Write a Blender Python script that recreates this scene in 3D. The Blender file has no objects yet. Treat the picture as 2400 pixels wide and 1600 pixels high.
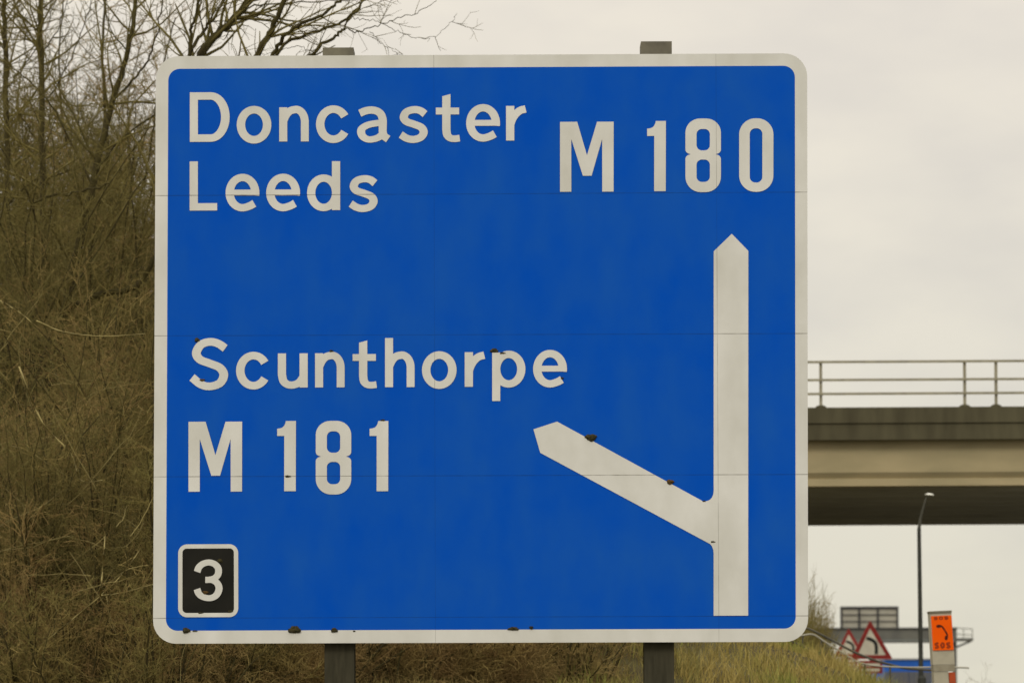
import bpy, bmesh, math, random
import numpy as np
from mathutils import Matrix, Vector
from mathutils.geometry import delaunay_2d_cdt
R = math.radians
S = bpy.context.scene
COL = S.collection

# ---------------------------------------------------------------- camera
F = 8660.0                       # focal length in photo pixels (photo is 2400 px wide)
CX, CY = 1200.0, 1391.0          # principal point in the photo
CAM = Vector((0.0, 0.0, 1.4))
PITCH, ROLL = R(1.8), R(-0.2)
cd = bpy.data.cameras.new('camera')
cam = bpy.data.objects.new('camera', cd); COL.objects.link(cam)
CM = Matrix.Rotation(R(90) + PITCH, 3, 'X') @ Matrix.Rotation(ROLL, 3, 'Z')
cam.matrix_world = Matrix.Translation(CAM) @ CM.to_4x4()
cd.sensor_width = 36.0
cd.lens = 36.0 * F / 2400.0
cd.shift_x = 0.0
cd.shift_y = (CY - 800.0) / 2400.0
cd.clip_start = 0.1; cd.clip_end = 6000.0
cd.dof.use_dof = True; cd.dof.focus_distance = 30.0; cd.dof.aperture_fstop = 4.2
S.camera = cam

# ---------------------------------------------------------------- world, sun, exposure
SUN_DIR = Vector((-0.45, -0.75, 0.62)).normalized()      # towards the sun
W = bpy.data.worlds.new('World'); S.world = W; W.use_nodes = True
nt = W.node_tree; nt.nodes.clear()
n_out = nt.nodes.new('ShaderNodeOutputWorld'); n_bg = nt.nodes.new('ShaderNodeBackground')
n_sky = nt.nodes.new('ShaderNodeTexSky'); n_sky.sky_type = 'NISHITA'; n_sky.sun_disc = False
n_sky.sun_elevation = math.asin(SUN_DIR.z); n_sky.sun_rotation = math.atan2(SUN_DIR.x, SUN_DIR.y)
n_tc = nt.nodes.new('ShaderNodeTexCoord'); n_sep = nt.nodes.new('ShaderNodeSeparateXYZ')
n_ramp = nt.nodes.new('ShaderNodeValToRGB')
e = n_ramp.color_ramp.elements
e[0].position = 0.0; e[0].color = (0.716, 0.686, 0.567, 1)
e[1].position = 1.0; e[1].color = (1.32, 1.27, 1.15, 1)
x = n_ramp.color_ramp.elements.new(0.07); x.color = (0.735, 0.700, 0.608, 1)
x = n_ramp.color_ramp.elements.new(0.20); x.color = (0.83, 0.770, 0.672, 1)
n_map = nt.nodes.new('ShaderNodeMapping'); n_map.inputs['Scale'].default_value = (1.0, 1.0, 2.2)
n_noi = nt.nodes.new('ShaderNodeTexNoise'); n_noi.inputs['Scale'].default_value = 15.0
n_noi.inputs['Detail'].default_value = 4.0; n_noi.inputs['Roughness'].default_value = 0.5
n_cl = nt.nodes.new('ShaderNodeValToRGB')
c = n_cl.color_ramp.elements
c[0].position = 0.34; c[0].color = (0.94, 0.942, 0.965, 1); c[1].position = 0.62; c[1].color = (1.05, 1.045, 1.035, 1)
n_mul = nt.nodes.new('ShaderNodeMix'); n_mul.data_type = 'RGBA'; n_mul.blend_type = 'MULTIPLY'; n_mul.inputs[0].default_value = 1.0
n_gain = nt.nodes.new('ShaderNodeMix'); n_gain.data_type = 'RGBA'; n_gain.blend_type = 'MULTIPLY'; n_gain.inputs[0].default_value = 1.0
n_gain.inputs[7].default_value = (10.0, 10.0, 10.0, 1)
n_mix = nt.nodes.new('ShaderNodeMix'); n_mix.data_type = 'RGBA'; n_mix.inputs[0].default_value = 0.97
L = nt.links.new
L(n_tc.outputs['Generated'], n_sep.inputs[0]); L(n_sep.outputs['Z'], n_ramp.inputs[0])
L(n_tc.outputs['Generated'], n_map.inputs[0]); L(n_map.outputs[0], n_noi.inputs['Vector']); L(n_noi.outputs['Fac'], n_cl.inputs[0])
L(n_ramp.outputs[0], n_mul.inputs[6]); L(n_cl.outputs[0], n_mul.inputs[7])
L(n_mul.outputs[2], n_gain.inputs[6])
L(n_sky.outputs[0], n_mix.inputs[6]); L(n_gain.outputs[2], n_mix.inputs[7])
L(n_mix.outputs[2], n_bg.inputs[0]); n_bg.inputs[1].default_value = 0.1
L(n_bg.outputs[0], n_out.inputs[0])
sd = bpy.data.lights.new('sun', 'SUN'); sd.energy = 0.95; sd.angle = R(14); sd.color = (1.0, 0.93, 0.80)
sun = bpy.data.objects.new('sun', sd); COL.objects.link(sun)
sun.rotation_euler = SUN_DIR.to_track_quat('Z', 'Y').to_euler(); sun.location = (-20, -40, 40)
S.view_settings.view_transform = 'Standard'; S.view_settings.look = 'None'
S.view_settings.exposure = 0.0; S.view_settings.gamma = 1.0

# ---------------------------------------------------------------- helpers
def ray(px, py):
    return CM @ Vector(((px - CX) / F, -(py - CY) / F, -1.0))
def P(px, py, Y):
    """the point seen at photo pixel (px, py) on the upright plane Y metres ahead"""
    d = ray(px, py); return CAM + d * (Y / d.y)

def tag(o, label=None, cat=None, group=None, kind=None):
    if label: o['label'] = label
    if cat: o['category'] = cat
    if group: o['group'] = group
    if kind: o['kind'] = kind
    return o
def empty(name, loc, label=None, cat=None, group=None):
    o = bpy.data.objects.new(name, None); COL.objects.link(o); o.location = loc
    o.empty_display_size = 0.2
    return tag(o, label, cat, group)
def origin(o):
    v = Vector((0, 0, 0))
    while o is not None: v += o.location; o = o.parent
    return v
def mesh(name, verts, faces, mat, parent=None, smooth=False, loc=None):
    """one mesh object; verts are world positions"""
    o = bpy.data.objects.new(name, bpy.data.meshes.new(name))
    base = Vector((0, 0, 0))
    if parent is not None: o.parent = parent; base = origin(parent)
    elif loc is not None: o.location = loc; base = Vector(loc)
    vv = np.asarray([tuple(v) for v in verts], dtype=float) - np.array(base)
    o.data.from_pydata(vv.tolist(), [], faces)
    if smooth: o.data.polygons.foreach_set('use_smooth', [True] * len(o.data.polygons))
    if mat: o.data.materials.append(mat)
    o.data.update(); COL.objects.link(o)
    return o
class MB:
    def __init__(s): s.v = []; s.f = []
    def add(s, v, f):
        n = len(s.v); s.v += [tuple(a) for a in v]; s.f += [tuple(i + n for i in q) for q in f]
    def box(s, c, d, rot=None):
        hx, hy, hz = d[0] / 2, d[1] / 2, d[2] / 2
        v = [Vector((x, y, z)) for x in (-hx, hx) for y in (-hy, hy) for z in (-hz, hz)]
        if rot is not None: v = [rot @ a for a in v]
        c = Vector(c)
        s.add([a + c for a in v], [(0, 1, 3, 2), (4, 6, 7, 5), (0, 4, 5, 1), (2, 3, 7, 6), (0, 2, 6, 4), (1, 5, 7, 3)])
    def bar(s, a, b, w, h):
        """rectangular bar from a to b, w sideways, h upwards"""
        a, b = Vector(a), Vector(b); d = (b - a).normalized()
        up = Vector((0, 0, 1)) if abs(d.z) < 0.98 else Vector((0, 1, 0))
        sd_ = d.cross(up).normalized(); u = sd_.cross(d).normalized()
        v = [p + sd_ * i * w / 2 + u * j * h / 2 for p in (a, b) for i, j in ((-1, -1), (1, -1), (1, 1), (-1, 1))]
        s.add(v, [(3, 2, 1, 0), (4, 5, 6, 7), (0, 1, 5, 4), (1, 2, 6, 5), (2, 3, 7, 6), (3, 0, 4, 7)])
    def tube(s, pts, rad, n=10, cap=True):
        pts = [Vector(p) for p in pts]; rads = rad if hasattr(rad, '__len__') else [rad] * len(pts)
        rings = []
        for i, p in enumerate(pts):
            t = (pts[min(i + 1, len(pts) - 1)] - pts[max(i - 1, 0)]).normalized()
            up = Vector((0, 0, 1)) if abs(t.z) < 0.9 else Vector((0, 1, 0))
            a = t.cross(up).normalized(); b = a.cross(t)
            rings.append([p + (a * math.cos(2 * math.pi * k / n) + b * math.sin(2 * math.pi * k / n)) * rads[i] for k in range(n)])
        v = [q for r_ in rings for q in r_]
        f = [(i * n + k, i * n + (k + 1) % n, (i + 1) * n + (k + 1) % n, (i + 1) * n + k) for i in range(len(pts) - 1) for k in range(n)]
        if cap: f += [tuple(range(n))[::-1], tuple(range((len(pts) - 1) * n, len(pts) * n))]
        s.add(v, f)
    def prism(s, front, back):
        n = len(front); s.add(list(front) + list(back), [tuple(range(n)), tuple(range(n, 2 * n))[::-1]] +
              [(i, i + n, (i + 1) % n + n, (i + 1) % n) for i in range(n)])
    def build(s, name, mat, parent=None, smooth=False, loc=None):
        return mesh(name, s.v, s.f, mat, parent, smooth, loc)

# ---------------------------------------------------------------- materials
def mat(name, col, rough=0.7, spec=0.3, var=None, scale=3.0, metal=0.0, bump=0.0, stretch=(1, 1, 1), detail=5.0, lo=0.35, hi=0.65):
    m = bpy.data.materials.new(name); m.use_nodes = True
    t = m.node_tree; b = t.nodes['Principled BSDF']
    b.inputs['Roughness'].default_value = rough; b.inputs['Metallic'].default_value = metal
    b.inputs['Specular IOR Level'].default_value = spec
    b.inputs['Base Color'].default_value = (*col, 1)
    if var is not None:
        tc = t.nodes.new('ShaderNodeTexCoord'); mp = t.nodes.new('ShaderNodeMapping'); mp.inputs['Scale'].default_value = stretch
        nz = t.nodes.new('ShaderNodeTexNoise'); nz.inputs['Scale'].default_value = scale; nz.inputs['Detail'].default_value = detail
        rp = t.nodes.new('ShaderNodeValToRGB')
        rp.color_ramp.elements[0].position = lo; rp.color_ramp.elements[0].color = (*col, 1)
        rp.color_ramp.elements[1].position = hi; rp.color_ramp.elements[1].color = (*var, 1)
        t.links.new(tc.outputs['Object'], mp.inputs[0]); t.links.new(mp.outputs[0], nz.inputs['Vector'])
        t.links.new(nz.outputs['Fac'], rp.inputs[0]); t.links.new(rp.outputs[0], b.inputs['Base Color'])
        if bump:
            bp = t.nodes.new('ShaderNodeBump'); bp.inputs['Strength'].default_value = bump; bp.inputs['Distance'].default_value = 0.02
            t.links.new(nz.outputs['Fac'], bp.inputs['Height']); t.links.new(bp.outputs[0], b.inputs['Normal'])
    return m

def sign_material(name, col, rough, spec, seams_h, seams_v, grime, grime_amt, seam_col=(0.10, 0.085, 0.06), seam_amt=0.8):
    """sheeting on the big sign: slow grime, and the dirty joints between its boards (in sign space)"""
    m = bpy.data.materials.new(name); m.use_nodes = True
    t = m.node_tree; b = t.nodes['Principled BSDF']; N = t.nodes.new; K = t.links.new
    b.inputs['Roughness'].default_value = rough; b.inputs['Specular IOR Level'].default_value = spec
    tc = N('ShaderNodeTexCoord'); sp = N('ShaderNodeSeparateXYZ'); K(tc.outputs['Object'], sp.inputs[0])
    nz = N('ShaderNodeTexNoise'); nz.inputs['Scale'].default_value = 1.1; nz.inputs['Detail'].default_value = 7; nz.inputs['Roughness'].default_value = 0.62
    K(tc.outputs['Object'], nz.inputs['Vector'])
    mp = N('ShaderNodeMapping'); mp.inputs['Scale'].default_value = (2.2, 2.2, 1.0); K(tc.outputs['Object'], mp.inputs[0])
    nz2 = N('ShaderNodeTexNoise'); nz2.inputs['Scale'].default_value = 1.6; nz2.inputs['Detail'].default_value = 4; K(mp.outputs[0], nz2.inputs['Vector'])
    av = N('ShaderNodeMath'); av.operation = 'ADD'; K(nz.outputs['Fac'], av.inputs[0]); K(nz2.outputs['Fac'], av.inputs[1])
    rg = N('ShaderNodeMapRange'); rg.inputs[1].default_value = 0.75; rg.inputs[2].default_value = 1.3; rg.inputs[3].default_value = 0.0; rg.inputs[4].default_value = grime_amt
    K(av.outputs[0], rg.inputs[0])
    mx = N('ShaderNodeMix'); mx.data_type = 'RGBA'; mx.inputs[6].default_value = (*col, 1); mx.inputs[7].default_value = (*grime, 1)
    K(rg.outputs[0], mx.inputs[0])
    acc = None
    def mth(op, a, bb):
        n = N('ShaderNodeMath'); n.operation = op
        for i, q in ((0, a), (1, bb)):
            if isinstance(q, (int, float)): n.inputs[i].default_value = q
            else: K(q, n.inputs[i])
        return n.outputs[0]
    for a0, sl in seams_h:      # z = a0 + sl*x
        d = mth('ABSOLUTE', mth('SUBTRACT', sp.outputs['Z'], mth('ADD', mth('MULTIPLY', sp.outputs['X'], sl), a0)), 0)
        q = mth('LESS_THAN', d, 0.0034); acc = q if acc is None else mth('MAXIMUM', acc, q)
    for x0 in seams_v:
        d = mth('ABSOLUTE', mth('SUBTRACT', sp.outputs['X'], x0), 0)
        q = mth('MULTIPLY', mth('LESS_THAN', d, 0.0026), 0.6); acc = mth('MAXIMUM', acc, q)
    nz3 = N('ShaderNodeTexNoise'); nz3.inputs['Scale'].default_value = 7.0; K(tc.outputs['Object'], nz3.inputs['Vector'])
    rg3 = N('ShaderNodeMapRange'); rg3.inputs[1].default_value = 0.3; rg3.inputs[2].default_value = 0.7; rg3.inputs[3].default_value = 0.35; rg3.inputs[4].default_value = 1.0
    K(nz3.outputs['Fac'], rg3.inputs[0])
    fac = mth('MULTIPLY', mth('MULTIPLY', acc, rg3.outputs[0]), seam_amt)
    mx2 = N('ShaderNodeMix'); mx2.data_type = 'RGBA'; K(mx.outputs[2], mx2.inputs[6]); mx2.inputs[7].default_value = (*seam_col, 1)
    K(fac, mx2.inputs[0]); K(mx2.outputs[2], b.inputs['Base Color'])
    return m

# ---------------------------------------------------------------- the ground
def sm(a, b, t):
    t = min(1.0, max(0.0, (t - a) / (b - a))); return t * t * (3 - 2 * t)
CREST = [(-30, 6.2), (-12, 5.6), (-6, 4.6), (-3, 3.7), (0, 3.0), (1.6, 2.65), (3.0, 2.32), (3.7, 2.02), (4.3, 1.70), (4.9, 1.40), (5.4, 1.25), (6.2, 1.08), (7.0, 0.55), (8.2, 0.0), (400, 0.0)]
def interp(tab, x):
    for (a, u), (b, v) in zip(tab, tab[1:]):
        if x <= b: return u + (v - u) * max(0.0, (x - a) / (b - a))
    return tab[-1][1]
def height(x, y):
    left = 0.35 * sm(1.8, -1.0, x) * sm(10, 28, y) if y < 60 else 0.35 * sm(6, 0, x)
    bank = interp(CREST, x) * sm(32.5, 46.5, y)
    if y > 50:                                   # behind its crest the bank sinks a little on the road side
        k = sm(52, 66, y) * sm(1.0, 5.0, x); bank *= 1 - 0.65 * k
    if y > 130: bank *= 1 - sm(130, 190, y)
    emb = min(8.05, max(0.0, 6.3 - (x + 2.5) * 0.62)) * sm(66, 81, y) * (1 - sm(101, 118, y)) if x < 8 else 0.0
    bump = 0.10 * math.sin(x * 1.7 + y * 0.6) * math.sin(y * 1.1 - x * 0.8) * sm(34, 42, y) * sm(8.0, 5.5, x)
    return max(left, bank + bump, emb)
def spaced(knots):
    out = []
    for (a, s_), (b, _) in zip(knots, knots[1:]):
        n = max(1, int(round((b - a) / s_)))
        out += [a + (b - a) * i / n for i in range(n)]
    out.append(knots[-1][0]); return out
gx = spaced([(-3000, 600), (-600, 120), (-120, 20), (-40, 4), (-12, 0.5), (12, 0.5), (14, 4), (60, 20), (200, 100), (600, 600), (3000, 0)])
gy = spaced([(-400, 100), (-50, 10), (20, 1.0), (56, 1.5), (125, 10), (400, 100), (1000, 500), (5000, 0)])
gv = [(a, b, height(a, b)) for b in gy for a in gx]
nx = len(gx)
gf = [(j * nx + i, j * nx + i + 1, (j + 1) * nx + i + 1, (j + 1) * nx + i) for j in range(len(gy) - 1) for i in range(nx - 1)]
M_ground = mat('verge_earth_and_turf', (0.070, 0.054, 0.026), 0.95, 0.1, (0.115, 0.10, 0.042), 1.3, bump=0.5, detail=9)
ground = mesh('ground', gv, gf, M_ground, smooth=True); tag(ground, kind='structure')

ROADL = [(-60, -4.4), (0, -2.2), (30, 4.6), (50, 8.3), (78, 11.3), (114, 14.0), (200, 18.3), (315, 23.8), (700, 44.0)]
def ribbon(name, o0, o1, z, m, y0=-60, y1=700, dash=None):
    v = []; f = []; y = y0
    while y < y1:
        ye = min(y1, y + (dash[0] if dash else 6.0))
        n = len(v)
        for q in (y, ye):
            a = interp(ROADL, q); v += [(a + o0, q, z), (a + o1, q, z)]
        f.append((n, n + 1, n + 3, n + 2)); y = ye + (dash[1] if dash else 0)
    o = mesh(name, v, f, m); tag(o, kind='structure'); return o
M_asph = mat('asphalt', (0.105, 0.10, 0.092), 0.9, 0.2, (0.14, 0.135, 0.12), 4.0, detail=8)
M_line = mat('road_paint', (0.72, 0.72, 0.68), 0.7, 0.2, (0.55, 0.55, 0.52), 6.0)
ribbon('road', 0.0, 14.6, 0.006, M_asph)
ribbon('road_edge_line', 3.3, 3.5, 0.011, M_line)
ribbon('road_lane_line', 7.15, 7.27, 0.011, M_line, dash=(2.0, 7.0))
ribbon('road_lane_line', 10.8, 10.92, 0.011, M_line, dash=(2.0, 7.0))
ribbon('road_edge_line', 14.2, 14.4, 0.011, M_line)

# ---------------------------------------------------------------- the big direction sign
YS, YAW = 30.0, R(0.6)
SN = Vector((math.sin(YAW), -math.cos(YAW), 0)).normalized()        # sign normal, towards the camera
S0 = P(1127, 800, YS)
def Q(px, py, off=0.0):
    """photo pixel -> point on the sign plane, off metres proud of it"""
    d = ray(px, py); t = (S0 - CAM).dot(SN) / d.dot(SN)
    return CAM + d * t + SN * off

def cat_rom(pts, n=8):
    p = [Vector(a) for a in pts]; p = [2 * p[0] - p[1]] + p + [2 * p[-1] - p[-2]]; out = []
    for i in range(1, len(p) - 2):
        for k in range(n):
            t = k / n; a, b, c_, d = p[i - 1:i + 3]
            out.append(0.5 * ((2 * b) + (c_ - a) * t + (2 * a - 5 * b + 4 * c_ - d) * t * t + (3 * b - a - 3 * c_ + d) * t ** 3))
    out.append(p[-2]); return out
def arc(cx, cy, rx, ry, a0, a1, n=20):
    return [(cx + rx * math.cos(R(a0 + (a1 - a0) * i / n)), cy + ry * math.sin(R(a0 + (a1 - a0) * i / n))) for i in range(n + 1)]
def stroke(pts, wx, wy):
    """quads along a centre line; wx is the width of upright parts, wy of level parts"""
    pts = [Vector(p[:2]) for p in pts]
    pts = [p for i, p in enumerate(pts) if i == 0 or (p - pts[i - 1]).length > 1e-3]
    A = []; B = []
    for i, p in enumerate(pts):
        t = (pts[min(i + 1, len(pts) - 1)] - pts[max(i - 1, 0)]).normalized(); n = Vector((-t.y, t.x))
        w = math.sqrt((n.x * wx) ** 2 + (n.y * wy) ** 2) / 2
        A.append(p + n * w); B.append(p - n * w)
    return [hull([A[i], A[i + 1], B[i + 1], B[i]]) for i in range(len(pts) - 1)]
def hull(p):
    p = sorted({(round(q.x, 4), round(q.y, 4)) for q in p}); h = []
    for seq in (p, p[::-1]):
        k0 = len(h)
        for q in seq:
            while len(h) - k0 >= 2 and (h[-1][0] - h[-2][0]) * (q[1] - h[-2][1]) - (h[-1][1] - h[-2][1]) * (q[0] - h[-2][0]) <= 1e-7: h.pop()
            h.append(q)
        h.pop()
    return h
def rect(x0, y0, x1, y1): return [(x0, y0), (x1, y0), (x1, y1), (x0, y1)]
def union(solids, holes=()):
    """flat union of polygons minus holes, as triangles with no overlap"""
    v = []; f = []; ns = len(solids)
    for poly in list(solids) + list(holes):
        poly = [tuple(q)[:2] for q in poly]
        ar = sum(a[0] * b[1] - b[0] * a[1] for a, b in zip(poly, poly[1:] + poly[:1]))
        if abs(ar) < 1e-6: f.append([]); continue
        if ar < 0: poly = poly[::-1]
        f.append(list(range(len(v), len(v) + len(poly)))); v += [Vector(q) for q in poly]
    keep = [i for i, q in enumerate(f) if q]
    ov, _, of, _, _, oo = delaunay_2d_cdt(v, [], [f[i] for i in keep], 1, 1e-4, True)
    tri = [t for t, s_ in zip(of, oo) if s_ and any(keep[k] < ns for k in s_) and not any(keep[k] >= ns for k in s_)]
    used = sorted({i for t in tri for i in t}); re = {i: k for k, i in enumerate(used)}
    return [ov[i] for i in used], [[re[i] for i in t] for t in tri]

WX, WY = 19.4, 17.4
def gl_n(h):
    return [rect(0, 0, 18.9, h)] + stroke([(60.0, 0), (60.0, 22), (60.0, 46)] + arc(39, 46, 21, 29, 0, 90, 10) + cat_rom([(39, 75), (26.5, 72), (17, 63), (9.5, 48)]), 18.6, WY)
GLYPH = {
    'D': lambda: [rect(0, 0, 19, 116)] + stroke([(4, 107.3), (49, 107.3)] + arc(49, 58, 34.3, 49.3, 90, -90, 24) + [(4, 8.7)], 20.3, 17.4),
    'o': lambda: stroke(arc(40.5, 39.5, 30.7, 35.2, 0, 367, 41), 19.8, 17.8),
    'n': lambda: gl_n(80),
    'h': lambda: gl_n(115),
    'c': lambda: stroke(arc(40.5, 40, 30.9, 35.2, 31, 180, 24) + arc(40.5, 40, 30.9, 35.2, 180, 329, 24)[1:], 19.8, 17.8),
    'a': lambda: stroke(cat_rom([(6.6, 65.2), (19, 70.5), (33, 72.8), (47, 70.0), (56.5, 62), (60.4, 49), (60.4, 33), (60.5, 21), (64, 11.5), (73.2, 4.6)]), 18.8, 17.2) +
                 stroke(cat_rom([(63, 43.2), (45, 41.8), (26, 38), (13, 30.5), (9.7, 21.5), (14, 11), (25, 4.4), (38, 4.6), (50, 8.5), (62, 17)]), 19.0, 14.8),
    's': lambda: stroke(cat_rom([(63.3, 62.6), (53, 70.5), (38.5, 73.3), (21, 68.5), (13.6, 56), (20, 45.5), (37.2, 39.2), (54, 32), (60.2, 20.5), (53, 8.5), (37, 3.6), (21, 6.2), (6.5, 15)]), 19.2, 16.6),
    't': lambda: [[(15, 104.3), (34.4, 109.5), (34.4, 60), (15, 60)], rect(0, 61.7, 54.6, 77.7)] + stroke([(24.7, 64), (24.7, 40)] + cat_rom([(24.7, 26), (26.8, 14), (34, 6.5), (44, 4.8), (56, 6.2)]), 19.4, 15.6),
    'e': lambda: stroke(arc(39.3, 41, 30, 36, -10, 180, 26) + arc(39.3, 41, 30, 34.8, 180, 286, 18)[1:] + cat_rom([(48.8, 7.8), (58, 11.2), (67, 16.2)])[1:], 19.4, 17.2) + [rect(12, 34.8, 77.6, 48.6)],
    'r': lambda: [rect(0, 0, 19.4, 81)] + stroke(cat_rom([(46, 73.8), (33, 70.2), (21.5, 60.5), (13.5, 47), (9.6, 34)]), 18.5, 17.4),
    'L': lambda: [rect(0, 0, 19.3, 115), rect(0, 0, 64.5, 17.2)],
    'd': lambda: [rect(58.2, 0, 77.6, 114.5)] + stroke(arc(38.8, 40.6, 29.2, 34.4, 0, 367, 41), 19.4, 17.2),
    'p': lambda: [rect(0, -33.5, 19.0, 80)] + stroke(arc(38.8, 41, 29.4, 34.6, 0, 367, 41), 19.4, 17.2),
    'S': lambda: stroke(cat_rom([(84.2, 92.4), (69, 102.8), (50, 107.8), (28, 101.5), (16.6, 82), (25, 66.5), (48.7, 57), (71, 47.3), (80.8, 31), (72, 11.5), (48.7, 3.6), (27, 8.5), (6.4, 24.8)]), 20.6, 18.0),
    'u': lambda: [rect(50.8, 0, 70, 80)] + stroke([(9.6, 80), (9.6, 56), (9.6, 34)] + cat_rom([(9.6, 30), (13.5, 15), (24, 7), (37, 6.4), (50, 12), (61, 26)]), 19.2, 17.0),
}
def word(letters, base, slope):
    V = []; Fc = []
    for ch, x0 in letters:
        y0 = base - slope * (x0 - 445); sol = []
        for poly in GLYPH[ch]():
            sol.append([(x0 + q[0], y0 - q[1] - 0.004 * q[0]) for q in [tuple(a)[:2] for a in poly]])
        v, f = union(sol)
        Fc += [[i + len(V) for i in t] for t in f]; V += v
    return V, Fc
def round_poly(c, r, n=8):
    """rounded quadrilateral from its corners TL, TR, BR, BL"""
    out = []; c = [Vector(a) for a in c]
    for i in range(4):
        p, a, b = c[i], c[i - 1], c[(i + 1) % 4]
        u = (a - p).normalized(); w = (b - p).normalized()
        ce = p + (u + w) * r
        a0 = p + u * r - ce; b0 = p + w * r - ce
        for k in range(n + 1):
            t = k / n * math.pi / 2; out.append(ce + a0 * math.cos(t) + b0 * math.sin(t))
    return out
def sheet(name, vf, off, m, parent):
    v, f = vf
    return mesh(name, [Q(a.x, a.y, off) for a in v], f, m, parent)

base_pt = P(1127, 1500, YS); base_pt.z = height(base_pt.x, base_pt.y)
sign = empty('direction_sign', base_pt, 'huge blue motorway direction sign with white border, place names and route numbers', 'road sign')
def sl(px, py):
    q = Q(px, py) - base_pt; return q
seams_h = []
for (ya, yb) in ((458.9, 450.5), (787, 781.4), (1116.9, 1111.2), (1448, 1442.3)):
    a, b = sl(363, ya), sl(1892, yb); k = (b.z - a.z) / (b.x - a.x); seams_h.append((a.z - k * a.x, k))
seams_v = [sl(1018.6, 800).x, sl(1681.3, 800).x]
M_white = sign_material('white_sign_sheeting', (0.79, 0.79, 0.755), 0.5, 0.12, seams_h, seams_v, (0.62, 0.615, 0.56), 0.9)
M_blue = sign_material('blue_sign_sheeting', (0.0012, 0.086, 0.565), 0.6, 0.03, seams_h, seams_v, (0.010, 0.108, 0.52), 0.95, (0.010, 0.040, 0.16), 0.6)
M_black = mat('black_sign_sheeting', (0.014, 0.014, 0.012), 0.65, 0.08, (0.022, 0.021, 0.017), 3.0)
M_alu = mat('bare_aluminium', (0.42, 0.43, 0.43), 0.5, 0.4, (0.33, 0.34, 0.34), 5.0, metal=0.4)
OUT = round_poly([(364.5, 132.5), (1891.6, 125.6), (1894.0, 1503.0), (358.6, 1507.4)], 54)
INN = round_poly([(394.6, 162.0), (1862.9, 154.6), (1865.0, 1472.0), (388.8, 1477.2)], 27)
OUT = round_poly([(365.5, 132.5), (1891.6, 125.6), (1894.0, 1503.0), (358.6, 1507.4)], 54)
# border: a ring with an outer edge 30 mm deep
n = len(OUT)
v = [Q(*a, 0.004) for a in OUT] + [Q(*a, 0.004) for a in INN] + [Q(*a, -0.03) for a in OUT]
f = [(i, (i + 1) % n, n + (i + 1) % n, n + i) for i in range(n)] + [(i, 2 * n + i, 2 * n + (i + 1) % n, (i + 1) % n) for i in range(n)]
mesh('border', v, f, M_white, sign)
mesh('panel', [Q(*a, 0.004) for a in INN], [tuple(range(n))], M_blue, sign)
mesh('backing_board', [Q(*a, -0.03) for a in OUT], [tuple(range(n))[::-1]], M_alu, sign)
b_ = MB()
for yy in (250, 560, 870, 1180, 1420):                      # horizontal stiffening rails behind the boards
    b_.bar(Q(400, yy, -0.055), Q(1855, yy, -0.055), 0.05, 0.06)
b_.build('stiffening_rail', M_alu, sign)
# words
sheet('place_name', word([('D', 445), ('o', 555), ('n', 654.5), ('c', 741), ('a', 836.7), ('s', 932.8), ('t', 1021.5), ('e', 1092.9), ('r', 1186)], 333.2, 0.0042), 0.008, M_white, sign)['label'] = 'white word Doncaster'
sheet('place_name', word([('L', 444.6), ('e', 529.2), ('e', 624.4), ('d', 719.8), ('s', 815.5)], 493.9, 0.003), 0.008, M_white, sign)['label'] = 'white word Leeds'
sheet('place_name', word([('S', 443.8), ('c', 553.7), ('u', 651.3), ('n', 738.5), ('t', 826.5), ('h', 902.4), ('o', 989.1), ('r', 1089.1), ('p', 1153.5), ('e', 1249.8)], 909.0, 0.0042), 0.008, M_white, sign)['label'] = 'white word Scunthorpe'
def mv(poly, dx, dy): return [(a + dx, b + dy) for a, b in [tuple(q)[:2] for q in poly]]
G_M = [(1312.5, 286.3), (1352.7, 286.1), (1375.7, 364.4), (1399.3, 286.0), (1438.2, 285.8), (1438.0, 449.4), (1411.4, 449.6), (1411.2, 326.3), (1386.5, 412.4), (1366.0, 412.5), (1338.9, 326.3), (1339, 449.8), (1312.5, 449.9)]
G_1 = [(1537.0, 284.3), (1560.6, 284.1), (1560.2, 448.4), (1533.0, 448.6), (1533.2, 319.2), (1516.6, 319.3), (1516.6, 302.2), (1523, 301.6), (1528.8, 299.6), (1533, 295.4), (1535.4, 290.5)]
def G_8(y0, y1):
    x0, x1 = 1606.3, 1689.5; k = y1 - y0; wa = y0 + k * 0.485
    o = arc(x0 + 34, y0 + 33, 34, 33, 180, 270, 8) + arc(x1 - 34, y0 + 33, 34, 33, 270, 360, 8)
    o += arc(x1 - 11, wa - 11, 11, 10, 0, 75, 5) + [(x1 - 12.5, wa)] + arc(x1 - 11, wa + 11, 11, 10, -75, 0, 5)
    o += arc(x1 - 36, y1 - 36, 36, 36, 0, 90, 8) + arc(x0 + 36, y1 - 36, 36, 36, 90, 180, 8)
    o += arc(x0 + 11, wa + 11, 11, 10, 180, 255, 5) + [(x0 + 12.5, wa)] + arc(x0 + 11, wa - 11, 11, 10, 105, 180, 5)
    h1 = [tuple(a) for a in round_poly([(1632.4, y0 + 24.5), (1663.6, y0 + 24.5), (1663.6, y0 + 74.6), (1632.4, y0 + 74.6)], 12.5)]
    h2 = [tuple(a) for a in round_poly([(1632.4, y0 + 96), (1663.6, y0 + 96), (1663.6, y1 - 24), (1632.4, y1 - 24)], 12.5)]
    return o, [h1, h2]
G_0 = [tuple(a) for a in round_poly([(1732.2, 278.1), (1812.6, 278.0), (1812.4, 450.0), (1732.2, 450.1)], 38, 12)]
H_0 = [tuple(a) for a in round_poly([(1757, 301.4), (1786.6, 301.2), (1786.5, 428.4), (1757, 428.4)], 13.5)]
g8, h8 = G_8(278.5, 450.8)
sheet('route_number', union([G_M, G_1, g8, G_0], h8 + [H_0]), 0.008, M_white, sign)['label'] = 'white route number M 180'
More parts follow.
